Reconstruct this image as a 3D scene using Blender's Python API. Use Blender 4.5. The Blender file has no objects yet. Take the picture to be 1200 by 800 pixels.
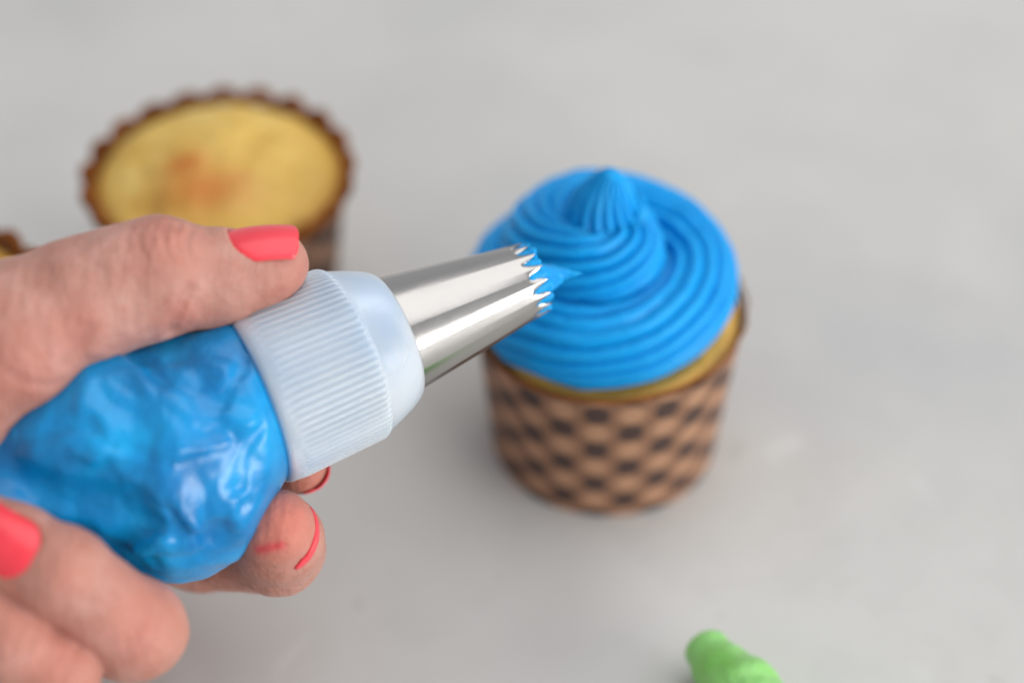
import bpy, math, random
import numpy as np

# ------------------------------------------------------------------ camera
CM = 0.01
ELEV = math.radians(43.0)
SE, CE = math.sin(ELEV), math.cos(ELEV)
LENS = 70.0
FPX = 1200.0 * LENS / 36.0
RIGHT = np.array([1.0, 0.0, 0.0])
UP = np.array([0.0, SE, CE])
FWD = np.array([0.0, CE, -SE])
CUP_H = 4.0
# the frosted cupcake stands at the world origin; its rim centre is seen at (720,360), 44 cm away
D0 = 44.0
CAM = np.array([0, 0, CUP_H]) - D0 * FWD - (120.0 / FPX * D0) * RIGHT - (40.0 / FPX * D0) * UP

sc = bpy.context.scene
cam_d = bpy.data.cameras.new('camera')
cam_d.lens = LENS
cam_d.sensor_width = 36.0
cam_d.clip_start = 0.01
cam_d.clip_end = 50.0
cam_d.dof.use_dof = True
cam_d.dof.focus_distance = 0.375
cam_d.dof.aperture_fstop = 4.1
cam = bpy.data.objects.new('camera', cam_d)
sc.collection.objects.link(cam)
cam.location = CAM * CM
cam.rotation_euler = (math.pi / 2 - ELEV, 0, 0)
sc.camera = cam

# ------------------------------------------------------------------ light
world = bpy.data.worlds.new('World')
sc.world = world
world.use_nodes = True
bg = world.node_tree.nodes['Background']
bg.inputs[0].default_value = (0.95, 0.97, 1.0, 1)
bg.inputs[1].default_value = 0.46


def area(name, loc, target, sx, sy, power, col):
    l = bpy.data.lights.new(name, 'AREA')
    l.shape = 'RECTANGLE'
    l.size, l.size_y = sx, sy
    l.energy = power
    l.color = col
    o = bpy.data.objects.new(name, l)
    sc.collection.objects.link(o)
    o.location = loc
    from mathutils import Vector
    o.rotation_euler = (Vector(target) - Vector(loc)).to_track_quat('-Z', 'Y').to_euler()
    return o


area('window_light', (1.30, -0.85, 0.34), (0, 0, 0.06), 1.3, 0.36, 18.0, (1.0, 0.985, 0.96))
area('ceiling_light', (0.8, 0.5, 1.9), (0, 0, 0.03), 2.2, 2.2, 19.0, (1.0, 0.99, 0.97))

sc.view_settings.view_transform = 'Standard'
sc.view_settings.look = 'None'
sc.view_settings.exposure = 0.26
sc.view_settings.gamma = 1.0
sc.view_settings.use_curve_mapping = False
sc.render.engine = 'CYCLES'
sc.cycles.use_denoising = True
sc.cycles.max_bounces = 10
sc.cycles.transmission_bounces = 8
sc.cycles.caustics_reflective = False
sc.cycles.caustics_refractive = False


# ------------------------------------------------------------------ helpers
def V(px, py, d):
    """view-space cm (right, up, depth) of a photo point at a given distance"""
    return np.array([(px - 600.0) / FPX * d, -(py - 400.0) / FPX * d, d])


def v2w(p):
    p = np.asarray(p, float)
    return CAM + p[..., 0:1] * RIGHT + p[..., 1:2] * UP + p[..., 2:3] * FWD


def on_plane(px, py, z):
    r = RIGHT * ((px - 600) / FPX) - UP * ((py - 400) / FPX) + FWD
    t = (z - CAM[2]) / r[2]
    return CAM + t * r


def nrm(v):
    v = np.asarray(v, float)
    return v / np.linalg.norm(v)


def empty(name, loc_cm, label, cat, group=None):
    o = bpy.data.objects.new(name, None)
    o.empty_display_size = 0.01
    sc.collection.objects.link(o)
    o.location = np.asarray(loc_cm) * CM
    o['label'] = label
    o['category'] = cat
    if group:
        o['group'] = group
    return o


def mesh_obj(name, verts_cm, faces, mat, parent=None, smooth=True, attrs=None, uv=None):
    """verts in world cm"""
    v = np.asarray(verts_cm, float) * CM
    if parent is not None:
        off = np.zeros(3)
        q = parent
        while q is not None:
            off += np.array(q.location)
            q = q.parent
        v = v - off
    me = bpy.data.meshes.new(name)
    if isinstance(faces, np.ndarray):
        nf, k = faces.shape
        me.vertices.add(len(v))
        me.vertices.foreach_set('co', v.astype(np.float32).ravel())
        me.loops.add(nf * k)
        me.loops.foreach_set('vertex_index', faces.astype(np.int32).ravel())
        me.polygons.add(nf)
        me.polygons.foreach_set('loop_start', np.arange(0, nf * k, k, dtype=np.int32))
        me.polygons.foreach_set('loop_total', np.full(nf, k, dtype=np.int32))
        me.update(calc_edges=True)
        me.validate()
    else:
        me.from_pydata([tuple(x) for x in v], [], faces)
        me.update()
    me.polygons.foreach_set('use_smooth', [smooth] * len(me.polygons))
    if attrs:
        for an, arr in attrs.items():
            a = me.attributes.new(an, 'FLOAT', 'POINT')
            a.data.foreach_set('value', np.asarray(arr, np.float32))
    if uv is not None:
        l = me.uv_layers.new(name='UVMap')
        idx = np.zeros(len(me.loops), np.int32)
        me.loops.foreach_get('vertex_index', idx)
        l.data.foreach_set('uv', np.asarray(uv, np.float32)[idx].ravel())
    me.materials.append(mat)
    o = bpy.data.objects.new(name, me)
    sc.collection.objects.link(o)
    if parent is not None:
        o.parent = parent
    return o


def grid_faces(n, m, wrap_m=True):
    """quads of an n x m vertex grid, optionally wrapped on the second index"""
    i = np.arange(n - 1)[:, None]
    j = np.arange(m if wrap_m else m - 1)[None, :]
    j2 = (j + 1) % m
    f = np.stack([i * m + j, i * m + j2, (i + 1) * m + j2, (i + 1) * m + j], -1)
    return f.reshape(-1, 4)


# ---- lattice noise
_rng = np.random.RandomState(7)
_TAB = _rng.rand(64, 64, 64).astype(np.float32) * 2 - 1


def vnoise(p):
    p = np.asarray(p, np.float32)
    i = np.floor(p).astype(np.int32)
    f = p - i
    f = f * f * (3 - 2 * f)
    i &= 63
    j = (i + 1) & 63
    x0, y0, z0 = i[..., 0], i[..., 1], i[..., 2]
    x1, y1, z1 = j[..., 0], j[..., 1], j[..., 2]
    fx, fy, fz = f[..., 0], f[..., 1], f[..., 2]

    def L(a, b, t):
        return a + (b - a) * t
    return L(L(L(_TAB[x0, y0, z0], _TAB[x1, y0, z0], fx), L(_TAB[x0, y1, z0], _TAB[x1, y1, z0], fx), fy),
             L(L(_TAB[x0, y0, z1], _TAB[x1, y0, z1], fx), L(_TAB[x0, y1, z1], _TAB[x1, y1, z1], fx), fy), fz)


def fbm(p, o=3):
    s, a = 0, 1.0
    p = np.asarray(p, np.float32)
    for k in range(o):
        s = s + a * vnoise(p + 13.7 * k)
        p = p * 2.03
        a *= 0.5
    return s


# ---- distance fields
def smin(a, b, k):
    h = np.maximum(k - np.abs(a - b), 0) / k
    return np.minimum(a, b) - h * h * k * 0.25


def smax(a, b, k):
    return -smin(-a, -b, k)


def cone(p, a, ra, b, rb):
    """tapered capsule (linear radius)"""
    a = np.asarray(a, np.float32)
    ba = np.asarray(b, np.float32) - a
    pa = p - a
    t = np.clip((pa @ ba) / (ba @ ba), 0, 1)
    return np.linalg.norm(pa - t[..., None] * ba, axis=-1) - (ra + (rb - ra) * t)


def chain(p, pts, k):
    """pts: list of (px, py, depth, radius_px)"""
    d = None
    P = [(V(x, y, z).astype(np.float32), r * z / FPX) for x, y, z, r in pts]
    for (a, ra), (b, rb) in zip(P[:-1], P[1:]):
        c = cone(p, a, ra, b, rb)
        d = c if d is None else smin(d, c, k)
    return d


def polyline(p, pts):
    d = None
    for a, b in zip(pts[:-1], pts[1:]):
        c = cone(p, a, 0, b, 0)
        d = c if d is None else np.minimum(d, c)
    return d


def surface(f, lo, hi, h, B=8):
    """naive surface nets of f(p)<0 with coarse block culling; returns verts, quads"""
    lo = np.asarray(lo, np.float32)
    n = np.ceil((np.asarray(hi) - lo) / h / B).astype(int) * B
    nb = n // B
    ii = np.stack(np.meshgrid(*[np.arange(x) for x in nb], indexing='ij'), -1).reshape(-1, 3)
    ctr = lo + (ii * B + (B - 1) / 2) * h
    dc = f(ctr.astype(np.float32))
    act = np.abs(dc) < h * B * 0.9 + 0.25
    G = np.full(n, 1.0, np.float32)
    Gb = G.reshape(nb[0], B, nb[1], B, nb[2], B).transpose(0, 2, 4, 1, 3, 5)
    Gb[ii[:, 0], ii[:, 1], ii[:, 2]] = dc[:, None, None, None]
    off = np.stack(np.meshgrid(*[np.arange(B)] * 3, indexing='ij'), -1).reshape(-1, 3)
    ai = ii[act]
    for s in range(0, len(ai), 400):
        c = ai[s:s + 400]
        pts = lo + (c[:, None, :] * B + off[None]) * h
        val = f(pts.reshape(-1, 3).astype(np.float32)).reshape(len(c), B, B, B)
        Gb[c[:, 0], c[:, 1], c[:, 2]] = val
    G = Gb.transpose(0, 3, 1, 4, 2, 5).reshape(n)
    ins = G < 0
    c8 = [ins[a:n[0] - 1 + a, b:n[1] - 1 + b, c:n[2] - 1 + c] for a in (0, 1) for b in (0, 1) for c in (0, 1)]
    cnt = np.sum(c8, axis=0)
    cells = np.argwhere((cnt > 0) & (cnt < 8))
    vid = np.full(n, -1, np.int32)
    vid[cells[:, 0], cells[:, 1], cells[:, 2]] = np.arange(len(cells))
    acc = np.zeros((len(cells), 3), np.float32)
    num = np.zeros(len(cells), np.float32)
    corners = [(a, b, c) for a in (0, 1) for b in (0, 1) for c in (0, 1)]
    for q in corners:
        for ax in range(3):
            if q[ax]:
                continue
            r = list(q)
            r[ax] = 1
            i0 = cells + np.array(q)
            i1 = cells + np.array(r)
            f0 = G[i0[:, 0], i0[:, 1], i0[:, 2]]
            f1 = G[i1[:, 0], i1[:, 1], i1[:, 2]]
            m = (f0 < 0) != (f1 < 0)
            t = np.where(m, f0 / np.where(m, f0 - f1, 1), 0)
            pos = np.tile(np.array(q, np.float32), (len(cells), 1))
            pos[:, ax] += t
            acc[m] += pos[m]
            num[m] += 1
    verts = lo + (cells + acc / num[:, None]) * h
    quads = []
    for ax in range(3):
        u, w = [(1, 2), (2, 0), (0, 1)][ax]
        sl0 = [slice(1, -1)] * 3
        a0 = ins[1:-1, 1:-1, 1:-1]
        sh = [slice(1, -1)] * 3
        sh[ax] = slice(2, None)
        a1 = ins[tuple(sh)]
        for flip in (0, 1):
            m = (a0 & ~a1) if not flip else (~a0 & a1)
            e = np.argwhere(m) + 1
            if not len(e):
                continue
            du = np.zeros(3, int); du[u] = 1
            dw = np.zeros(3, int); dw[w] = 1
            ids = [vid[tuple((e - o).T)] for o in (du + dw, dw, np.zeros(3, int), du)]
            q = np.stack(ids, -1)
            if flip:
                q = q[:, ::-1]
            quads.append(q[(q >= 0).all(1)])
    return verts, np.concatenate(quads)


def relax(verts, quads, it=1, w=0.5):
    for _ in range(it):
        s = np.zeros_like(verts)
        c = np.zeros(len(verts))
        for k in range(4):
            a, b = quads[:, k], quads[:, (k + 1) % 4]
            np.add.at(s, a, verts[b]); np.add.at(c, a, 1)
            np.add.at(s, b, verts[a]); np.add.at(c, b, 1)
        verts = verts * (1 - w) + w * s / np.maximum(c, 1)[:, None]
    return verts


# ------------------------------------------------------------------ materials
class NT:
    def __init__(self, name):
        self.m = bpy.data.materials.new(name)
        self.m.use_nodes = True
        self.t = self.m.node_tree
        self.b = self.t.nodes['Principled BSDF']

    def n(self, typ, **kw):
        x = self.t.nodes.new(typ)
        for k, v in kw.items():
            if hasattr(x, k):
                setattr(x, k, v)
        return x

    def link(self, a, b):
        self.t.links.new(a, b)

    def set(self, **kw):
        for k, v in kw.items():
            self.b.inputs[k.replace('_', ' ')].default_value = v

    def coord(self, kind='Object'):
        return self.n('ShaderNodeTexCoord').outputs[kind]

    def noise(self, scale, detail=3, rough=0.5, vec=None, dist=0.0):
        x = self.n('ShaderNodeTexNoise')
        x.inputs['Scale'].default_value = scale
        x.inputs['Detail'].default_value = detail
        x.inputs['Roughness'].default_value = rough
        x.inputs['Distortion'].default_value = dist
        self.link(vec if vec is not None else self.coord(), x.inputs['Vector'])
        return x.outputs['Fac']

    def ramp(self, fac, stops):
        x = self.n('ShaderNodeValToRGB')
        el = x.color_ramp.elements
        while len(el) < len(stops):
            el.new(0.5)
        for e, (p, c) in zip(el, stops):
            e.position = p
            e.color = (*c, 1) if len(c) == 3 else c
        self.link(fac, x.inputs[0])
        return x.outputs[0]

    def mix(self, fac, a, b, mode='MIX'):
        x = self.n('ShaderNodeMix', data_type='RGBA', blend_type=mode)
        for s, v in ((x.inputs[0], fac), (x.inputs[6], a), (x.inputs[7], b)):
            if hasattr(v, 'links') or hasattr(v, 'is_linked'):
                self.link(v, s)
            elif isinstance(v, (int, float)):
                s.default_value = v
            else:
                s.default_value = (*v, 1)
        return x.outputs[2]

    def math(self, op, a, b=None, c=None, clamp=False):
        x = self.n('ShaderNodeMath', operation=op, use_clamp=clamp)
        for s, v in zip(x.inputs, (a, b, c)):
            if v is None:
                continue
            if hasattr(v, 'is_linked'):
                self.link(v, s)
            else:
                s.default_value = v
        return x.outputs[0]

    def bump(self, h, strength=0.3, dist=0.001, normal=None):
        x = self.n('ShaderNodeBump')
        x.inputs['Strength'].default_value = strength
        x.inputs['Distance'].default_value = dist
        self.link(h, x.inputs['Height'])
        if normal is not None:
            self.link(normal, x.inputs['Normal'])
        return x.outputs[0]

    def attr(self, name):
        x = self.n('ShaderNodeAttribute')
        x.attribute_name = name
        return x.outputs['Fac']


def mat_table():
    m = NT('white_painted_table')
    c1 = m.noise(6, 4, 0.55)
    c2 = m.noise(28, 5, 0.6)
    c3 = m.noise(130, 3, 0.6)
    base = m.ramp(c1, [(0.34, (0.49, 0.49, 0.495)), (0.5, (0.58, 0.566, 0.545)), (0.66, (0.625, 0.615, 0.60))])
    f = m.math('MULTIPLY', m.ramp(c2, [(0.48, (0, 0, 0)), (0.75, (1, 1, 1))]), 0.38)
    base = m.mix(f, base, (0.48, 0.475, 0.46))
    sp = m.ramp(c3, [(0.70, (0, 0, 0)), (0.78, (1, 1, 1))])
    base = m.mix(m.math('MULTIPLY', sp, 0.6), base, (0.30, 0.285, 0.27))
    c4 = m.noise(48, 2, 0.5)
    base = m.mix(m.math('MULTIPLY', m.ramp(c4, [(0.70, (0, 0, 0)), (0.76, (1, 1, 1))]), 0.35), base, (0.36, 0.345, 0.33))
    c5 = m.noise(37, 2, 0.5, dist=0.4)
    base = m.mix(m.math('MULTIPLY', m.ramp(c5, [(0.68, (0, 0, 0)), (0.76, (1, 1, 1))]), 0.5), base, (0.70, 0.69, 0.67))
    m.link(base, m.b.inputs['Base Color'])
    m.link(m.ramp(c2, [(0.3, (0.42,) * 3), (0.7, (0.6,) * 3)]), m.b.inputs['Roughness'])
    m.set(IOR=1.4)
    m.link(m.bump(m.noise(220, 4), 0.15, 0.0004), m.b.inputs['Normal'])
    return m.m


def mat_skin():
    m = NT('skin')
    red = m.attr('red')
    n1 = m.noise(90, 4, 0.6)
    n2 = m.noise(320, 3, 0.6)
    base = m.ramp(n1, [(0.3, (0.445, 0.20, 0.150)), (0.52, (0.505, 0.252, 0.20)), (0.72, (0.57, 0.318, 0.265))])
    f = m.math('MULTIPLY', red, m.math('MULTIPLY_ADD', n1, 0.7, 0.45), clamp=True)
    base = m.mix(f, base, (0.60, 0.17, 0.12))
    base = m.mix(m.math('MULTIPLY', m.ramp(n2, [(0.48, (0, 0, 0)), (0.68, (1, 1, 1))]), 0.3), base, (0.47, 0.165, 0.11))
    stain = m.attr('stain')
    base = m.mix(stain, base, (0.62, 0.03, 0.06))
    m.link(base, m.b.inputs['Base Color'])
    m.set(Roughness=0.46, IOR=1.4)
    m.b.inputs['Subsurface Weight'].default_value = 0.35
    m.b.inputs['Subsurface Radius'].default_value = (1.0, 0.35, 0.2)
    m.b.inputs['Subsurface Scale'].default_value = 0.0028
    v = m.n('ShaderNodeTexVoronoi', feature='DISTANCE_TO_EDGE')
    v.inputs['Scale'].default_value = 1500
    m.link(m.coord(), v.inputs['Vector'])
    b1 = m.bump(m.math('MINIMUM', v.outputs['Distance'], 0.3), 0.22, 0.00025)
    b2 = m.bump(m.noise(420, 5, 0.7), 0.7, 0.0007, b1)
    wr = m.n('ShaderNodeTexNoise')
    mp = m.n('ShaderNodeMapping')
    mp.inputs['Scale'].default_value = (520, 120, 120)
    m.link(m.coord(), mp.inputs['Vector'])
    wr.inputs['Scale'].default_value = 1.0
    wr.inputs['Detail'].default_value = 3
    m.link(mp.outputs[0], wr.inputs['Vector'])
    b3 = m.bump(wr.outputs['Fac'], 0.5, 0.0008, b2)
    m.link(b3, m.b.inputs['Normal'])
    return m.m


def mat_polish():
    m = NT('coral_nail_polish')
    m.link(m.ramp(m.noise(120, 2), [(0.3, (0.84, 0.036, 0.058)), (0.7, (0.90, 0.052, 0.078))]), m.b.inputs['Base Color'])
    m.set(Roughness=0.34, IOR=1.5)
    m.b.inputs['Coat Weight'].default_value = 0.3
    m.b.inputs['Coat Roughness'].default_value = 0.2
    m.link(m.bump(m.noise(260, 2), 0.12, 0.0004), m.b.inputs['Normal'])
    return m.m


def mat_bag():
    m = NT('blue_icing_in_clear_plastic')
    n1 = m.noise(70, 4, 0.6)
    m.link(m.ramp(n1, [(0.3, (0.001, 0.165, 0.44)), (0.55, (0.002, 0.285, 0.65)), (0.75, (0.004, 0.37, 0.75))]), m.b.inputs['Base Color'])
    m.set(Roughness=0.33, IOR=1.5)
    m.b.inputs['Subsurface Weight'].default_value = 0.2
    m.b.inputs['Subsurface Radius'].default_value = (0.2, 0.6, 1.0)
    m.b.inputs['Subsurface Scale'].default_value = 0.002
    m.b.inputs['Coat Weight'].default_value = 0.3
    m.b.inputs['Coat Roughness'].default_value = 0.22
    m.b.inputs['Specular IOR Level'].default_value = 0.3
    b = m.bump(m.noise(160, 4, 0.6, dist=0.6), 0.22, 0.001)
    dv = m.n('ShaderNodeTexVoronoi', feature='DISTANCE_TO_EDGE')
    dv.inputs['Scale'].default_value = 130
    nz = m.n('ShaderNodeTexNoise')
    nz.inputs['Scale'].default_value = 120
    m.link(m.coord(), nz.inputs['Vector'])
    va = m.n('ShaderNodeVectorMath', operation='MULTIPLY_ADD')
    va.inputs[1].default_value = (0.012, 0.012, 0.012)
    m.link(nz.outputs['Color'], va.inputs[0])
    m.link(m.coord(), va.inputs[2])
    m.link(va.outputs[0], dv.inputs['Vector'])
    b = m.bump(m.math('MINIMUM', dv.outputs['Distance'], 0.12), 0.35, 0.0012, b)
    m.link(b, m.b.inputs['Normal'])
    return m.m


def mat_frosting():
    m = NT('blue_buttercream')
    n1 = m.noise(60, 3, 0.6)
    m.link(m.ramp(n1, [(0.3, (0.001, 0.295, 0.70)), (0.7, (0.002, 0.36, 0.79))]), m.b.inputs['Base Color'])
    m.set(Roughness=0.42, IOR=1.45)
    m.b.inputs['Specular IOR Level'].default_value = 0.3
    m.b.inputs['Subsurface Weight'].default_value = 0.25
    m.b.inputs['Subsurface Radius'].default_value = (0.2, 0.7, 1.0)
    m.b.inputs['Subsurface Scale'].default_value = 0.0025
    b = m.bump(m.noise(500, 3), 0.35, 0.0005)
    m.link(b, m.b.inputs['Normal'])
    return m.m


def mat_coupler():
    m = NT('translucent_white_plastic')
    n1 = m.noise(50, 3, 0.5)
    m.link(m.ramp(n1, [(0.32, (0.44, 0.58, 0.80)), (0.5, (0.56, 0.66, 0.81)), (0.7, (0.63, 0.71, 0.83))]), m.b.inputs['Base Color'])
    m.set(Roughness=0.34, IOR=1.46)
    m.b.inputs['Transmission Weight'].default_value = 0.3
    m.b.inputs['Subsurface Weight'].default_value = 0.8
    m.b.inputs['Subsurface Radius'].default_value = (0.7, 0.9, 1.0)
    m.b.inputs['Subsurface Scale'].default_value = 0.004
    m.link(m.bump(m.noise(400, 3), 0.08, 0.0003), m.b.inputs['Normal'])
    return m.m


def mat_steel():
    m = NT('stainless_steel')
    m.set(Base_Color=(0.45, 0.437, 0.425, 1), Metallic=1.0)
    n1 = m.noise(150, 4, 0.6)
    m.link(m.ramp(n1, [(0.3, (0.18,) * 3), (0.7, (0.25,) * 3)]), m.b.inputs['Roughness'])
    m.link(m.bump(m.noise(900, 3), 0.05, 0.0002), m.b.inputs['Normal'])
    return m.m


def mat_cake(spot=True):
    m = NT('golden_cake')
    n1 = m.noise(70, 4, 0.6)
    n2 = m.noise(26, 3, 0.5)
    base = m.ramp(n1, [(0.3, (0.64, 0.375, 0.060)), (0.55, (0.76, 0.49, 0.105)), (0.75, (0.82, 0.59, 0.18))])
    br = m.attr('brown')
    base = m.mix(m.math('MULTIPLY', br, m.math('MULTIPLY_ADD', n2, 1.0, 0.45), clamp=True), base, (0.62, 0.22, 0.03))
    m.link(base, m.b.inputs['Base Color'])
    m.set(Roughness=0.55)
    m.b.inputs['Subsurface Weight'].default_value = 0.15
    m.b.inputs['Subsurface Radius'].default_value = (1.0, 0.6, 0.2)
    m.b.inputs['Subsurface Scale'].default_value = 0.002
    b = m.bump(m.noise(230, 5, 0.65), 0.5, 0.0012)
    m.link(b, m.b.inputs['Normal'])
    return m.m


def mat_cup():
    """kraft paper printed with staggered dark brown dots (UV: u = column count, v = row count)"""
    m = NT('printed_kraft_paper')
    uv = m.n('ShaderNodeUVMap').outputs[0]
    s = m.n('ShaderNodeSeparateXYZ')
    m.link(uv, s.inputs[0])
    u, v = s.outputs[0], s.outputs[1]

    def lattice(du, dv):
        a = m.math('SUBTRACT', m.math('FRACT', m.math('ADD', m.math('MULTIPLY', u, 0.5), du)), 0.5)
        b = m.math('SUBTRACT', m.math('FRACT', m.math('ADD', v, dv)), 0.5)
        return m.math('ABSOLUTE', a), m.math('ABSOLUTE', b)

    def sq(du, dv, ra, rb, ex, soft):
        a, b = lattice(du, dv)
        d = m.math('ADD', m.math('POWER', m.math('DIVIDE', a, ra), ex), m.math('POWER', m.math('DIVIDE', b, rb), ex))
        return m.ramp(d, [(soft, (1, 1, 1)), (1.0, (0, 0, 0))])

    dots = m.math('MAXIMUM', sq(0, 0, 0.205, 0.28, 2.0, 0.6), sq(0.5, 0.5, 0.205, 0.28, 2.0, 0.6))
    lite = m.math('MAXIMUM', sq(0.5, 0.0, 0.27, 0.37, 1.25, 0.45), sq(0.0, 0.5, 0.27, 0.37, 1.25, 0.45))
    n1 = m.noise(160, 4, 0.6)
    paper = m.ramp(n1, [(0.3, (0.19, 0.092, 0.052)), (0.7, (0.24, 0.118, 0.066))])
    c = m.mix(m.math('MULTIPLY', lite, 0.9), paper, (0.42, 0.225, 0.130))
    c = m.mix(m.math('MULTIPLY', dots, 0.93), c, (0.040, 0.020, 0.018))
    m.link(c, m.b.inputs['Base Color'])
    m.set(Roughness=0.6)
    m.link(m.bump(m.noise(600, 3), 0.15, 0.0003), m.b.inputs['Normal'])
    return m.m


def mat_plain(name, stops, scale=80, rough=0.55, bump=0.2):
    m = NT(name)
    m.link(m.ramp(m.noise(scale, 4), stops), m.b.inputs['Base Color'])
    m.set(Roughness=rough)
    m.link(m.bump(m.noise(scale * 5, 3), bump, 0.0005), m.b.inputs['Normal'])
    return m.m


def mat_green():
    m = NT('green_icing_in_plastic')
    m.link(m.ramp(m.noise(70, 3), [(0.3, (0.20, 0.56, 0.09)), (0.7, (0.36, 0.72, 0.27))]), m.b.inputs['Base Color'])
    m.set(Roughness=0.45)
    m.b.inputs['Subsurface Weight'].default_value = 0.3
    m.b.inputs['Subsurface Radius'].default_value = (0.4, 1.0, 0.3)
    m.b.inputs['Subsurface Scale'].default_value = 0.003
    m.b.inputs['Coat Weight'].default_value = 0.1
    m.link(m.bump(m.noise(260, 4), 0.6, 0.0015), m.b.inputs['Normal'])
    return m.m


SKIN, POLISH, BAG, FROST = mat_skin(), mat_polish(), mat_bag(), mat_frosting()
PLASTIC, STEEL, CAKE, CUP = mat_coupler(), mat_steel(), mat_cake(), mat_cup()
RIM = mat_plain('browned_paper_rim', [(0.3, (0.17, 0.048, 0.008)), (0.7, (0.29, 0.095, 0.018))], 80, 0.7)
RIM.node_tree.nodes['Principled BSDF'].inputs['Specular IOR Level'].default_value = 0.15
INNER = mat_plain('greased_paper_inside', [(0.3, (0.075, 0.028, 0.010)), (0.7, (0.14, 0.055, 0.018))])
GREEN = mat_green()

# ------------------------------------------------------------------ table
bx0, bx1, by0, by1 = -75, 75, -60, 60
nx, ny = 2, 2
tv, tf = [], []
e = 0.4
outl = [(bx0, by0), (bx1, by0), (bx1, by1), (bx0, by1)]
rings = [(-e, -3.0, e), (0, -3.0 + e, 0), (0, -e, 0), (-e * 0.3, -e * 0.3, 0), (-e, 0, 0)]
for ins, z, _ in rings:
    for x, y in outl:
        tv.append((x + (ins if x > 0 else -ins), y + (ins if y > 0 else -ins), z))
for r in range(len(rings) - 1):
    for k in range(4):
        tf.append((r * 4 + k, r * 4 + (k + 1) % 4, r * 4 + 4 + (k + 1) % 4, r * 4 + 4 + k))
tf.append((16, 17, 18, 19))
tf.append((3, 2, 1, 0))
table = mesh_obj('table_top', tv, tf, mat_table(), smooth=False)
table['kind'] = 'structure'


# ------------------------------------------------------------------ cupcakes
def lathe(profile, nseg, centre=(0, 0, 0), rfun=None, zfun=None):
    th = np.arange(nseg) / nseg * 2 * np.pi
    P = np.asarray(profile, float)
    r = P[:, 0][:, None] + 0 * th[None]
    z = P[:, 1][:, None] + 0 * th[None]
    if rfun is not None:
        r = r + rfun(P, th)
    if zfun is not None:
        z = z + zfun(P, th)
    v = np.stack([r * np.cos(th), r * np.sin(th), z], -1) + np.asarray(centre)
    return v.reshape(-1, 3), grid_faces(len(P), nseg)


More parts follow.
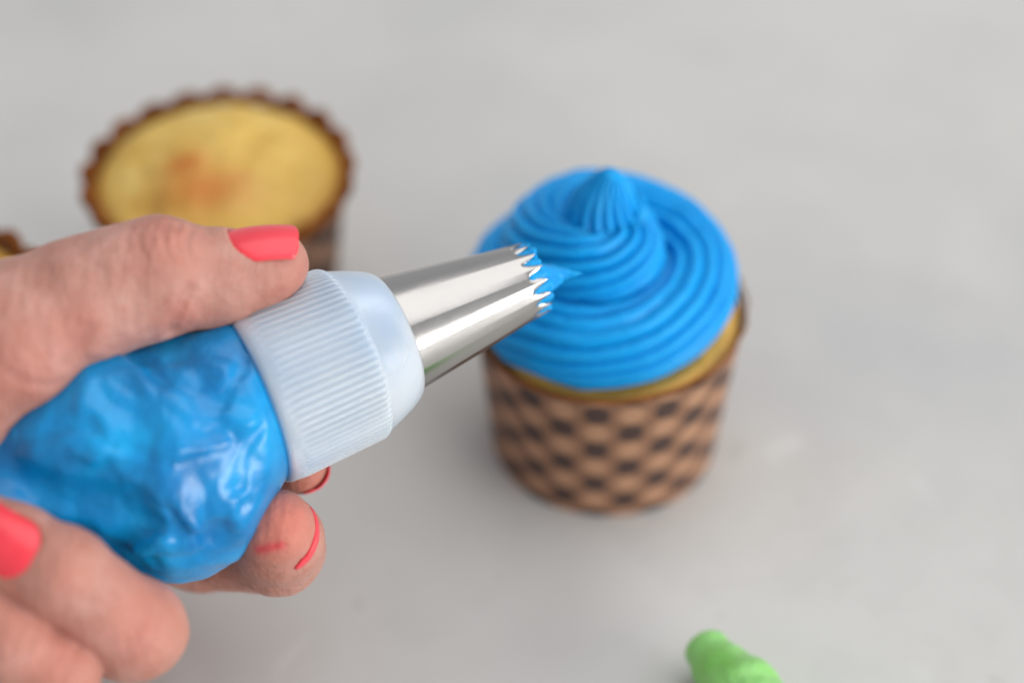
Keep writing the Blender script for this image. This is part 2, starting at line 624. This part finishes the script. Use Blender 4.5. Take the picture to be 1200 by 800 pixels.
def cupcake(loc, r_top, r_bot, h, label, cake_dome, seed, brown_spots=(), rot=0.0, nscal=22, scal=0.1, rim_r=0.09, tilt=0.0):
    t = empty('cupcake', loc, label, 'cupcake', 'cupcakes in dotted brown cups')
    loc = np.asarray(loc, float)
    rs = np.random.RandomState(seed)
    # paper cup: outer printed wall with a soft out-of-round
    zs = np.linspace(0, h - 0.05, 26)
    prof = [(0.02, 0.05), (r_bot - 0.12, 0.05), (r_bot - 0.04, 0.0)] + [(r_bot + (r_top - r_bot) * (z / h) ** 1.0, z + 0.03) for z in zs]
    ns = 192
    wob = lambda P, th: (0.015 * np.sin(2 * th + seed) + 0.012 * np.sin(5 * th + 2 * seed))[None] * (P[:, 0] > 0.5)[:, None]
    v, f = lathe(prof, ns, loc, wob)
    th = np.arange(ns) / ns * 2 * np.pi
    # separate last column so the UV seam sits on whole periods
    n = len(prof)
    vv = v.reshape(n, ns, 3)
    vv = np.concatenate([vv, vv[:, :1]], 1)
    U = np.tile(np.arange(ns + 1) / ns * 24 + rot, (n, 1))
    W = np.tile(np.array([p[1] for p in prof])[:, None] / 1.17, (1, ns + 1))
    mesh_obj('cup', vv.reshape(-1, 3), grid_faces(n, ns + 1, False), CUP, t, uv=np.stack([U, W], -1).reshape(-1, 2))
    # inside of the cup
    prof = [(r_top - 0.05, h - 0.03), (r_top - 0.12, h - 0.5), (r_top - 0.2, h - 1.2), (0.02, h - 1.25)]
    v, f = lathe(prof, ns, loc, wob)
    mesh_obj('cup_lining', v, f[:, ::-1], INNER, t)
    # rolled scalloped rim
    a = np.linspace(0, 2 * np.pi, 14, endpoint=False)
    prof = [(r_top + 0.02 + rim_r * np.cos(x), h + 0.04 + 1.5 * rim_r * np.sin(x)) for x in a]
    prof.append(prof[0])
    amp = scal * (1 + 0.25 * np.sin(3 * th + seed))

    def rf(P, th):
        return ((np.abs(np.cos(nscal * th / 2 + seed)) ** 0.7 - 0.35) * amp)[None] * np.where(P[:, 0] > r_top - 0.1, 1, 0)[:, None]

    def zf(P, th):
        return ((np.abs(np.cos(nscal * th / 2 + seed)) - 0.5) * amp * 0.9 + 0.03 * np.sin(2 * th + seed) + tilt * np.cos(th))[None] * np.ones((len(P), 1))
    ns2 = 352
    th = np.arange(ns2) / ns2 * 2 * np.pi
    amp = scal * (1 + 0.25 * np.sin(3 * th + seed))
    v, f = lathe(prof, ns2, loc, rf, zf)
    mesh_obj('rim', v, f, RIM, t)
    # cake
    nr, nt = 44, 128
    R = np.linspace(0, 1, nr)[:, None]
    T = (np.arange(nt) / nt * 2 * np.pi)[None]
    rc = r_top - 0.07
    X, Y = R * rc * np.cos(T), R * rc * np.sin(T)
    Z = h - 0.12 + cake_dome * (1 - R ** 2.4) + 0 * T
    pn = np.stack([X + 10 * seed, Y, 0 * X + seed], -1)
    Z = Z + 0.10 * fbm(pn * 0.9, 3) * (1 - R ** 6) + 0.03 * fbm(pn * 3.1, 2)
    for (cx, cy, rr, dep) in [(rs.uniform(-2, 2), rs.uniform(-2, 2), rs.uniform(0.14, 0.45), rs.uniform(0.05, 0.15)) for _ in range(14)]:
        Z = Z - dep * np.exp(-((X - cx) ** 2 + (Y - cy) ** 2) / rr ** 2)
    br = 0.8 * np.clip((R - 0.86) / 0.14, 0, 1) ** 1.5 + 0 * T
    for (cx, cy, rx, ry, s) in brown_spots:
        q = ((X - cx) / rx) ** 2 + ((Y - cy) / ry) ** 2
        br = np.maximum(br, s * np.exp(-q))
    v = np.stack([X, Y, Z], -1).reshape(-1, 3) + loc
    mesh_obj('cake', v, grid_faces(nr, nt), CAKE, t, attrs={'brown': br.reshape(-1)})
    return t


front_cake = cupcake((-0.12, 0, 0), 2.98, 2.60, CUP_H, 'cupcake topped with a tall swirl of blue frosting', 0.45, 3, rot=0.45, scal=0.05, rim_r=0.035, tilt=0.10)
pl = on_plane(257, 206, CUP_H)
pl[2] = 0
cupcake(pl, 3.02, 2.55, CUP_H + 0.0, 'unfrosted golden cupcake with a browned patch on its top, behind the thumb', 1.15, 11,
        [(-0.6, -0.8, 0.55, 0.45, 1.5), (-0.1, -1.45, 1.05, 0.6, 1.4), (0.55, -1.2, 0.5, 0.4, 1.0)], rot=0.2, nscal=21, scal=0.18, rim_r=0.125)
pe = on_plane(-113, 367, CUP_H)
pe[2] = 0
cupcake(pe, 2.98, 2.52, CUP_H, 'unfrosted cupcake mostly hidden behind the wrist side of the hand', 0.6, 19,
        [(0.4, 0.2, 0.8, 0.6, 0.7)], rot=0.7, nscal=21, scal=0.18, rim_r=0.125)

# ---- blue frosting swirl on the front cupcake
NS = 1100
tt = np.linspace(0, 1, NS)
TURN = 2.15
th0 = math.radians(50)
ang = th0 + 2 * np.pi * TURN * tt
turn = TURN * tt


def interp(x, pts, w=61):
    """smooth interpolation through (x,y) knots"""
    xs, ys = np.array([p[0] for p in pts]), np.array([p[1] for p in pts])
    y = np.interp(x, xs, ys)
    k = np.ones(w) / w
    return np.convolve(np.pad(y, w // 2, mode='edge'), k, 'valid')


rad = interp(turn, [(0, 1.95), (0.85, 1.95), (1.12, 1.48), (1.45, 1.08), (1.7, 0.74), (1.9, 0.28), (2.0, 0.03), (2.15, 0.0)])
hz = interp(turn, [(0, 0.60), (0.65, 0.72), (1.1, 1.38), (1.5, 1.88), (1.85, 2.05), (1.97, 2.4), (2.08, 3.2), (2.15, 3.98)], 41)
rho = interp(turn, [(0, 0.55), (0.06, 0.95), (0.8, 1.0), (1.2, 1.0), (1.5, 0.90), (1.8, 0.80), (1.97, 0.95), (2.06, 0.74), (2.12, 0.38), (2.15, 0.10)], 31)
rho[-6:] *= np.sqrt(np.linspace(1, 0.0, 6))
path = np.stack([rad * np.cos(ang), rad * np.sin(ang), CUP_H + hz], -1)
path[:, 0] += 0.03 * np.sin(ang * 1.3) - 0.32
path += 0.04 * np.stack([fbm(path * 0.7 + 5), fbm(path * 0.7 + 25), fbm(path * 0.7 + 45)], -1)
# pull the tip a little to the left and back
w = np.clip((turn - 1.95) / 0.2, 0, 1) ** 1.5
path += w[:, None] * np.array([0.22, 0.0, -0.10])
tan = np.gradient(path, axis=0)
tan /= np.linalg.norm(tan, axis=1)[:, None]
nx_ = np.array([np.cos(th0), np.sin(th0), 0.0])
NRM = np.zeros_like(path)
nv = nx_ - tan[0] * (nx_ @ tan[0])
nv /= np.linalg.norm(nv)
for i in range(NS):
    nv = nv - tan[i] * (nv @ tan[i])
    nv /= np.linalg.norm(nv)
    NRM[i] = nv
BIN = np.cross(tan, NRM)
MP = 16 * 10
ph = np.arange(MP) / MP * 2 * np.pi
tw = -2.3 * turn - 1.2 * np.clip(turn - 1.7, 0, 1)
ridge = np.abs(np.sin(16 * ph / 2))[None] ** 0.8
per = 0.8 + 0.4 * _rng.rand(16)
amp_ = 0.20 * np.repeat(per, 10)[None] * (1 + 0.35 * fbm(np.stack([turn[:, None] * 3 + 0 * ph, np.cos(ph)[None] * 2 + 0 * turn[:, None], np.sin(ph)[None] * 2 + 0 * turn[:, None]], -1), 2))
ra = rho[:, None] * (1.0 - amp_ * (1 - ridge))
P3 = path[:, None] + ra[..., None] * (np.cos(ph[None] + tw[:, None])[..., None] * NRM[:, None] + np.sin(ph[None] + tw[:, None])[..., None] * BIN[:, None])
P3 = P3 + (0.04 * fbm(P3 * 1.1 + 3, 2) + 0.010 * fbm(P3 * 7.0, 2))[..., None] * np.array([0.5, 0.5, 1.0])
# the tube is pressed flat on the cake below
P3[..., 2] = np.maximum(P3[..., 2], CUP_H - 0.16)
fr = mesh_obj('frosting', P3.reshape(-1, 3), grid_faces(NS, MP), FROST, front_cake)

# ------------------------------------------------------------------ piping bag
TIP = V(627, 325, 39.2)
REAR = V(294, 463, 37.3)
AX = nrm(TIP - REAR)
LAX = np.linalg.norm(TIP - REAR)
E1 = nrm(np.cross(AX, np.array([0, 0, 1.0])))
E2 = np.cross(AX, E1)


def axis_lathe(S, Rr, th):
    """S, Rr arrays [n, m] around the nozzle axis -> world verts"""
    p = REAR + S[..., None] * AX + Rr[..., None] * (np.cos(th)[None, :, None] * E1 + np.sin(th)[None, :, None] * E2)
    return v2w(p.reshape(-1, 3))


bag_root = empty('piping_bag', v2w(REAR[None])[0], 'blue icing filled piping bag with white ribbed coupler and steel star nozzle', 'piping bag')
# coupler ring
NR = 78
m_ = NR * 8
th = np.arange(m_) / m_ * 2 * np.pi
prof = [(0.0, 1.60, 0), (-0.02, 1.70, 0), (0.02, 1.775, 0), (0.10, 1.80, 0), (0.22, 1.80, 0.0), (0.30, 1.80, 0.6), (0.38, 1.80, 1.0)]
prof += [(s, 1.80 - 0.075 * (s - 0.4) / 1.7, 1.0) for s in np.linspace(0.5, 2.0, 10)]
prof += [(2.06, 1.72, 0.8), (2.11, 1.70, 0.3), (2.14, 1.67, 0), (2.17, 1.65, 0), (2.26, 1.615, 0), (2.5, 1.53, 0), (2.72, 1.44, 0), (2.86, 1.37, 0), (2.95, 1.315, 0), (3.01, 1.26, 0),
         (3.04, 1.215, 0), (3.03, 1.185, 0), (2.95, 1.18, 0), (2.7, 1.24, 0), (2.4, 1.36, 0), (2.15, 1.50, 0), (1.9, 1.56, 0), (0.1, 1.60, 0), (0.0, 1.60, 0)]
pa = np.array(prof)
rib = (0.5 + 0.5 * np.cos(NR * th)) ** 0.8
Rm = pa[:, 1][:, None] + pa[:, 2][:, None] * 0.045 * (rib - 0.6)[None]
Sm = pa[:, 0][:, None] + 0 * th[None]
mesh_obj('coupler', axis_lathe(Sm, Rm, th), grid_faces(len(pa), m_), PLASTIC, bag_root)
# inner coupler sleeve carrying the nozzle
prof = np.array([(0.05, 1.10), (0.05, 1.52), (1.2, 1.52), (1.7, 1.50), (2.1, 1.40), (2.1, 1.28), (1.2, 1.10), (0.05, 1.10)])
th = np.arange(96) / 96 * 2 * np.pi
SLV = mat_plain('sleeve_plastic', [(0.35, (0.22, 0.52, 0.90)), (0.65, (0.60, 0.76, 0.93))], 110, 0.4, 0.05)
mesh_obj('coupler_sleeve', axis_lathe(prof[:, 0][:, None] + 0 * th, prof[:, 1][:, None] + 0 * th, th), grid_faces(len(prof), 96), SLV, bag_root)
# nozzle: cone of 16 flats ending in 16 teeth
NF = 16
mm = NF * 16
th = np.arange(mm) / mm * 2 * np.pi
ss = np.concatenate([np.linspace(2.05, LAX - 0.95, 30), np.linspace(LAX - 0.9, LAX, 26)])
SN, RN = [], []
phs = (th * NF / (2 * np.pi)) % 1.0
tri = 1 - np.abs(phs - 0.5) * 2            # 1 at the middle of a flat = tooth point
for s in ss:
    q = (s - 2.05) / (LAX - 2.05)
    r = 1.30 + (0.725 - 1.30) * q
    flat = (np.cos(np.pi / NF) / np.cos((phs - 0.5) * 2 * np.pi / NF) - 1) * r   # true polygon
    a = np.clip((s - 3.2) / 2.6, 0, 1)
    rr = r + flat * (0.55 * a + 0.25) + a * a * 0.02 * (tri - 0.5)
    cut = np.clip((s - (LAX - 0.42)) / 0.42, 0, 1)
    sm = s - cut * 0.36 * (1 - tri)
    SN.append(sm)
    RN.append(rr * np.ones_like(th))
SN, RN = np.array(SN), np.array(RN)
SO = np.concatenate([SN, SN[-1:], SN[-1:], SN[::-1]])
RO = np.concatenate([RN, RN[-1:], RN[-1:] - 0.013, RN[::-1] - 0.013])
mesh_obj('nozzle', axis_lathe(SO, RO, th), grid_faces(len(SO), mm), STEEL, bag_root)


# icing squeezed out between the teeth
def AXP(s, dx=0, dy=0):
    return (REAR + AX * s + E1 * dx + E2 * dy).astype(np.float32)


def f_icing(p):
    q = p - REAR.astype(np.float32)
    s = q @ AX.astype(np.float32)
    e1, e2 = q @ E1.astype(np.float32), q @ E2.astype(np.float32)
    r = np.hypot(e1, e2)
    a = np.arctan2(e2, e1)
    star = 0.70 + 0.012 * np.cos(NF * a)
    core = np.maximum(r - star - 0.10 * np.clip((LAX - 0.05 - s), 0, 1), np.maximum(s - (LAX + 0.0) - 0.05 * np.cos(NF * a + 0.4) - 0.10 * vnoise(p * 3.0), LAX - 1.3 - s)) * 0.8
    sp = cone(p, AXP(LAX - 0.3), 0.42, V(642, 326, 39.25), 0.26)
    sp = smin(sp, cone(p, V(642, 326, 39.20), 0.24, V(660, 321, 39.20), 0.11), 0.12)
    sp = smin(sp, cone(p, V(658, 321, 39.20), 0.10, V(682, 320.5, 39.15), 0.012), 0.06)
    sp = smin(sp, cone(p, V(645, 333, 39.00), 0.14, V(655, 331, 38.95), 0.05), 0.08)
    sp = smin(sp, cone(p, V(655, 328, 39.00), 0.05, V(663, 334, 38.95), 0.012), 0.04)
    d = smin(core, sp, 0.18)
    return d + 0.02 * fbm(p * 5, 2)


c = AXP(LAX - 0.15)
iv, iq = surface(f_icing, c - 1.5, c + np.array([1.6, 1.3, 1.3]), 0.022)
mesh_obj('icing', v2w(iv), iq, FROST, bag_root)

# ------------------------------------------------------------------ hand field (view space)
def r_at(px, d):
    return px * d / FPX


class Nail:
    recess = True
    thick = 0.0004

    def __init__(self, mid, a, n, W, L, h0, Rc, bend=0.15, free=0.0, over=0.6):
        self.mid = np.asarray(mid, float)
        self.a = nrm(a)
        n = np.asarray(n, float)
        self.n = nrm(n - self.a * (n @ self.a))
        self.l = np.cross(self.a, self.n)
        self.W, self.L, self.h0, self.Rc, self.bend, self.free, self.over = W, L, h0, Rc, bend, free, over

    def height(self, l, a):
        return self.h0 - (self.Rc - np.sqrt(np.maximum(self.Rc ** 2 - l ** 2, 1e-4))) - self.bend * np.maximum(a + self.L * 0.2, 0) ** 2 - 0.06 * np.maximum(-a, 0) ** 2

    def cut(self, p):
        q = p - self.mid.astype(np.float32)
        l, a, n = q @ self.l.astype(np.float32), q @ self.a.astype(np.float32), q @ self.n.astype(np.float32)
        # rounded box region
        rc = self.W * 0.40
        c = self.L / 2
        dl = np.abs(l) - (self.W / 2 - rc)
        da = np.where(a < 0, -a - (c - rc), a - (c - rc) - self.over)
        reg = np.hypot(np.maximum(dl, 0), np.maximum(da, 0)) + np.minimum(np.maximum(dl, da), 0) - rc
        return np.maximum(reg, self.height(np.clip(l, -self.Rc * .95, self.Rc * .95), a) - 0.012 - n)

    def build(self, parent):
        nu, nv = 25, 29
        c = self.L / 2
        vs = []
        rc = self.W * 0.40
        for j in range(nv):
            t = j / (nv - 1)
            a = -c + (self.L + self.free) * t
            e0 = max(0.0, (-c + rc - a) / rc)
            e1 = max(0.0, (a - (c + self.free - rc * 0.5)) / (rc * 0.5))
            wd = (self.W / 2 - rc) + rc * math.sqrt(max(0, 1 - e0 ** 2))
            wd *= (1 - 0.28 * e1 ** 2)
            wd = max(wd, 0.02) + 0.012
            for i in range(nu):
                u = -1 + 2 * i / (nu - 1)
                l = u * wd
                aa = a - 0.10 * e1 * (u * u) - (0.06 * (1 - u * u) if j == 0 else 0)
                h = self.height(np.array(l), np.array(aa)) + 0.03 - 0.03 * abs(u) ** 6 - 0.03 * (e0 ** 4)
                vs.append(self.mid + self.l * l + self.a * aa + self.n * float(h))
        o = mesh_obj('fingernail', v2w(np.array(vs)), grid_faces(nv, nu, False), POLISH, parent)
        s = o.modifiers.new('thick', 'SOLIDIFY')
        s.thickness = self.thick
        s.offset = -1
        return o


TH_T, TH_D = V(318, 312, 36.7), V(240, 323, 36.4)
thumb_nail = Nail(V(310, 313, 36.65), TH_T - TH_D, (0.02, 0.86, -0.52), 1.12, 1.22, 0.705, 0.78, 0.12, 0.04)
RG_D, RG_T = V(72, 672, 34.4), V(-25, 622, 34.5)
ring_nail = Nail(V(9, 642, 34.45), RG_T - RG_D, (0.12, 0.28, -0.94), 1.05, 1.3, 0.785, 0.70, 0.12, 0.05)
MD_D, MD_T = V(326, 645, 38.6), V(325, 623, 36.95)
mid_nail = Nail(MD_T * 0.75 + MD_D * 0.25, MD_T - MD_D, (0.93, -0.20, 0.0), 1.12, 1.2, 0.755, 0.80, 0.13, 0.06)
mid_nail.recess = False
mid_nail.thick = 0.0005
IX_D, IX_T = V(318, 546, 40.3), V(352, 546, 39.25)
index_nail = Nail(IX_T * 0.8 + IX_D * 0.2, IX_T - IX_D, (0.80, -0.62, 0.3), 0.8, 0.95, 0.50, 0.58, 0.10, 0.10, 0.1)
LT_D, LT_T = V(-40, 722, 34.1), V(-118, 690, 34.3)
little_nail = Nail(V(-100, 697, 34.25), LT_T - LT_D, (0.12, 0.34, -0.93), 0.8, 1.0, 0.60, 0.55, 0.12, 0.05)
NAILS = [thumb_nail, ring_nail, mid_nail, index_nail, little_nail]



def f_hand_raw(p):
    thumb = chain(p, [(318, 311, 36.70, 43), (300, 315, 36.65, 49), (240, 324, 36.40, 56), (188, 324, 36.10, 70), (140, 335, 35.95, 69), (90, 352, 35.80, 72), (20, 395, 35.70, 92), (-120, 470, 36.10, 130)], 0.16)
    # fleshy pad under the first joint
    thumb = smin(thumb, chain(p, [(265, 335, 36.40, 46), (238, 338, 36.35, 47)], 0.1), 0.18)
    thumb = smin(thumb, chain(p, [(165, 350, 35.90, 50), (105, 372, 35.60, 54)], 0.1), 0.22)
    palm = chain(p, [(-120, 470, 36.2, 140), (-170, 640, 37.5, 150)], 0.5)
    palm = smin(palm, chain(p, [(-110, 560, 38.8, 120), (60, 520, 40.4, 70)], 0.4), 0.6)
    palm = smin(palm, chain(p, [(-120, 660, 38.6, 110), (30, 680, 39.2, 62)], 0.4), 0.6)
    palm = smin(palm, chain(p, [(-170, 600, 36.9, 150), (-420, 680, 35.5, 150), (-950, 820, 32.5, 190)], 0.4), 0.8)
    d = smin(thumb, palm, 0.55)
    index = chain(p, [(70, 515, 40.4, 58), (240, 545, 41.1, 49), (318, 546, 40.3, 40), (352, 546, 39.25, 31)], 0.2)
    middle = chain(p, [(50, 600, 40.0, 58), (235, 643, 40.1, 49), (305, 646, 39.2, 48), (327, 644, 38.5, 53), (327, 630, 37.4, 52), (324, 620, 36.9, 46)], 0.12)
    ring = chain(p, [(40, 690, 39.30, 56), (150, 740, 36.00, 57), (158, 736, 35.20, 60), (118, 708, 34.70, 53), (72, 672, 34.40, 57), (20, 645, 34.40, 53), (-20, 624, 34.50, 47)], 0.16)
    little = chain(p, [(0, 760, 38.60, 48), (62, 790, 35.40, 50), (66, 788, 34.60, 50), (10, 752, 34.20, 49), (-40, 722, 34.10, 48), (-112, 692, 34.30, 40)], 0.16)
    fing = np.minimum(np.minimum(index, middle), np.minimum(ring, little))
    fing = smin(smin(index, middle, 0.05), smin(ring, little, 0.05), 0.05)
    return smin(d, fing, 0.10)


def trace(f, px, py, d0=30.0):
    """first hit of the photo ray with a field"""
    d = d0
    for _ in range(80):
        s = float(f(V(px, py, d).astype(np.float32)[None])[0])
        if s < 0.003:
            break
        d += max(s * 0.8, 0.004)
    return V(px, py, d).astype(np.float32)


def creases():
    L = []
    T = lambda pts: [trace(f_hand_raw, x, y) for x, y in pts]
    # (points, radius, depth)
    L.append((T([(224, 340), (217, 352), (210, 366), (204, 380), (202, 390)]), 0.10, 0.15))
    L.append((T([(232, 350), (224, 366), (219, 380)]), 0.07, 0.03))
    for k, (x, yy) in enumerate([(150, 285), (163, 283), (177, 280), (191, 280), (205, 281), (218, 286)]):
        L.append((T([(x + 6, yy - 18), (x, yy - 6), (x + 2, yy + 8), (x + 8, yy + 20)]), 0.07, 0.026 + 0.016 * (k % 2)))
    # thenar folds
    L.append((T([(8, 435), (30, 448), (58, 452)]), 0.10, 0.04))
    L.append((T([(104, 385), (92, 402), (80, 425)]), 0.12, 0.04))
    L.append((T([(15, 330), (60, 345), (105, 348)]), 0.2, 0.025))
    # ring finger: back-of-joint wrinkles
    for k, (x, y) in enumerate([(78, 668), (88, 676), (99, 684), (112, 690)]):
        L.append((T([(x + 12, y - 26), (x, y - 4), (x - 8, y + 16)]), 0.07, 0.022 if k % 2 else 0.012))
    for k, (x, y) in enumerate([(165, 728), (178, 738), (190, 746)]):
        L.append((T([(x + 8, y - 24), (x + 3, y), (x - 10, y + 24)]), 0.08, 0.016))
    for k, (x, y) in enumerate([(20, 748), (34, 756), (48, 765), (80, 780)]):
        L.append((T([(x + 10, y - 22), (x, y), (x - 8, y + 16)]), 0.07, 0.018))
    # middle finger underside
    for k, x in enumerate([232, 246, 262, 276]):
        L.append((T([(x - 8, 672), (x + 2, 681), (x + 16, 687)]), 0.07, 0.035))
    return L


CREASES = creases()
ST = [trace(f_hand_raw, x, y) for x, y in [(303, 644), (316, 641), (329, 638)]]


def f_hand(p):
    d = f_hand_raw(p)
    near = np.abs(d) < 0.45
    if near.any():
        q = p[near]
        e = d[near]
        for pts, r, dep in CREASES:
            t = polyline(q, pts)
            e = e + dep * np.exp(-(t / r) ** 2)
        e = e + 0.022 * fbm(q * 1.3, 2) + 0.008 * fbm(q * 4.5, 2)
        for nl in [k for k in NAILS if k.recess]:
            e = smax(e, -nl.cut(q), 0.035)
        d = d.copy()
        d[near] = e
    return d


hand = empty('hand', v2w(V(-100, 560, 37)[None])[0], 'hand with coral red painted nails squeezing the blue piping bag', 'hand')
hv, hq = surface(f_hand, V(-560, 960, 31.5) * np.array([1, 1, 1]) - np.array([3, 0.5, 2.5]), np.array([-2.9, 3.2, 44.0]), 0.045)
hv = relax(hv, hq, 1, 0.35)


def blob(v, pts):
    a = np.zeros(len(v))
    for (c, r, s) in pts:
        a = np.maximum(a, s * np.exp(-np.sum((v - c) ** 2, 1) / r ** 2))
    return a


HT = lambda x, y: trace(f_hand_raw, x, y)
red = blob(hv, [(HT(190, 275), 0.7, 0.4), (HT(330, 610), 0.9, 1.0), (HT(345, 335), 0.5, 0.35), (HT(30, 430), 0.8, 0.35), (HT(90, 390), 0.6, 0.35),
                (HT(165, 735), 0.8, 0.5), (HT(70, 780), 0.8, 0.5), (HT(80, 675), 0.5, 0.35), (HT(366, 570), 0.6, 0.7), (HT(215, 370), 0.4, 0.45), (HT(20, 730), .7, .35)])
stain = 0.75 * np.exp(-(polyline(hv.astype(np.float32), ST) / 0.09) ** 2)
mesh_obj('skin', v2w(hv), hq, SKIN, hand, attrs={'red': red, 'stain': stain})
for nl in NAILS:
    nl.build(hand)


# ------------------------------------------------------------------ bag body
def f_bag0(p):
    d = chain(p, [(300, 460, 37.35, 103), (262, 490, 37.20, 122), (205, 532, 37.05, 142), (120, 525, 36.85, 128), (10, 556, 36.55, 95), (-150, 600, 36.45, 60), (-420, 640, 36.95, 55), (-560, 690, 36.95, 70)], 0.3)
    return d


def btr(pts, lift=0.0):
    o = []
    for x, y in pts:
        q = trace(f_bag0, x, y)
        q = q + np.array([0, 0, -lift], np.float32)
        o.append(q)
    return o


GRV = [  # sharp creases: points, half width, depth
    (btr([(150, 404), (185, 432), (222, 462), (254, 476)]), 0.30, 0.20),
    (btr([(205, 396), (226, 425), (240, 450)]), 0.40, 0.20),
    (btr([(286, 425), (272, 450), (262, 474)]), 0.22, 0.10),
    (btr([(214, 548), (236, 560), (250, 590), (262, 630)]), 0.46, 0.26),
    (btr([(152, 580), (170, 596), (200, 600)]), 0.26, 0.14),
    (btr([(-10, 540), (25, 556), (70, 574), (118, 590), (150, 612)]), 0.62, 0.62),
    (btr([(50, 526), (95, 546), (140, 556)]), 0.26, 0.14),
    (btr([(130, 646), (170, 622), (214, 616)]), 0.34, 0.18),
    (btr([(215, 662), (250, 640), (284, 596)]), 0.26, 0.10),
    (btr([(20, 516), (60, 500), (105, 496)]), 0.26, 0.12),
    (btr([(306, 500), (288, 540), (282, 572)]), 0.22, 0.10),
    (btr([(110, 440), (128, 470), (180, 500)]), 0.26, 0.07),
    (btr([(190, 545), (160, 530), (120, 520)]), 0.22, 0.08),
]
RDG = [
    (btr([(128, 418), (170, 450), (225, 483), (290, 498)]), 0.28, 0.14),
    (btr([(240, 425), (264, 447)]), 0.30, 0.14),
    (btr([(205, 530), (235, 524), (262, 520)]), 0.22, 0.10),
    (btr([(165, 640), (200, 634), (236, 640)]), 0.30, 0.18),
    (btr([(200, 585), (222, 608), (240, 618)]), 0.16, 0.10),
    (btr([(30, 530), (80, 518), (135, 533)]), 0.26, 0.12),
    (btr([(100, 470), (122, 500), (112, 542)]), 0.20, 0.08),
]
_br = np.random.RandomState(21)
FOLDS = []
for k in range(9):
    v_ = _br.randn(3)
    FOLDS.append((nrm(v_).astype(np.float32), _br.uniform(0.35, 0.95), _br.rand()))


def crumple(q):
    """thin film folded into flat facets that meet in sharp creases"""
    w = q + 0.55 * np.stack([vnoise(q * 0.55 + 9), vnoise(q * 0.55 + 19), vnoise(q * 0.55 + 29)], -1)
    o = 0
    for v_, f_, p_ in FOLDS:
        t = (w @ v_) * f_ + p_
        o = o + (np.abs(t - np.floor(t) - 0.5) * 2 - 0.5) / (f_ * 2.4)
    return o / len(FOLDS)


def f_bag(p):
    d = f_bag0(p)
    near = np.abs(d) < 0.7
    if near.any():
        q = p[near]
        e = d[near]
        qw = q + 0.15 * np.stack([fbm(q * 1.3 + 51, 2), fbm(q * 1.3 + 61, 2), fbm(q * 1.3 + 71, 2)], -1)
        vary = 0.75 + 0.5 * vnoise(q * 1.1 + 5)
        for pts, r, dep in RDG:
            e = e - dep * vary * np.maximum(0, 1 - polyline(qw, pts) / r)
        for pts, r, dep in GRV:
            e = e + dep * vary * np.maximum(0, 1 - polyline(qw, pts) / r) ** 1.3
        e = e + 0.75 * crumple(q) + 0.08 * crumple(q * 2.6 + 3.0) + 0.006 * vnoise(q * 4.3)
        # the plastic gathers into the coupler
        s = (q - REAR.astype(np.float32)) @ AX.astype(np.float32)
        rr = np.linalg.norm((q - REAR.astype(np.float32)) - s[:, None] * AX.astype(np.float32), axis=1)
        e = smax(e, np.maximum(rr - 1.66 - 0.75 * np.clip(-s + 0.02, 0, 2), s - 1.0), 0.08)
        d = d.copy()
        d[near] = e
    else:
        pass
    return d


bv, bq = surface(f_bag, V(-560, 860, 36) - np.array([1, 0, 3.5]), np.array([-4.0, 1.4, 41.0]), 0.04)
bv = relax(bv, bq, 1, 0.4)
mesh_obj('bag', v2w(bv), bq, BAG, bag_root)

# ------------------------------------------------------------------ green icing pouch at the lower edge
g0 = on_plane(833, 768, 0.75)
g1 = on_plane(926, 890, 0.9)


def f_green(p):
    d = cone(p, g0, 0.52, g0 * 0.6 + g1 * 0.4, 0.76)
    d = smin(d, cone(p, g0 * 0.6 + g1 * 0.4, 0.76, g1, 0.95), 0.4)
    d = smin(d, cone(p, g1, 1.0, g1 + (g1 - g0) * 0.8, 1.1), 0.4)
    d = d + 0.03 * np.abs(fbm(p * np.array([1.1, 1.1, 0.6], np.float32), 2)) + 0.015 * fbm(p * 3, 2)
    along = (p - g0) @ nrm(g1 - g0)
    d = d + 0.025 * np.cos(along * 9.0 + 1.2 * vnoise(p * 1.5))
    return smax(d, -p[..., 2] + 0.005, 0.15)


ge = g1 + (g1 - g0) * 0.8
glo, ghi = np.minimum(g0, ge) - 1.8, np.maximum(g0, ge) + 1.8
gv, gq = surface(f_green, glo, ghi, 0.05)
gr = empty('icing_pouch', (g0[0], g0[1], 0), 'lime green rounded end of an icing pouch lying on the table', 'icing pouch')
mesh_obj('pouch', gv, gq, GREEN, gr)
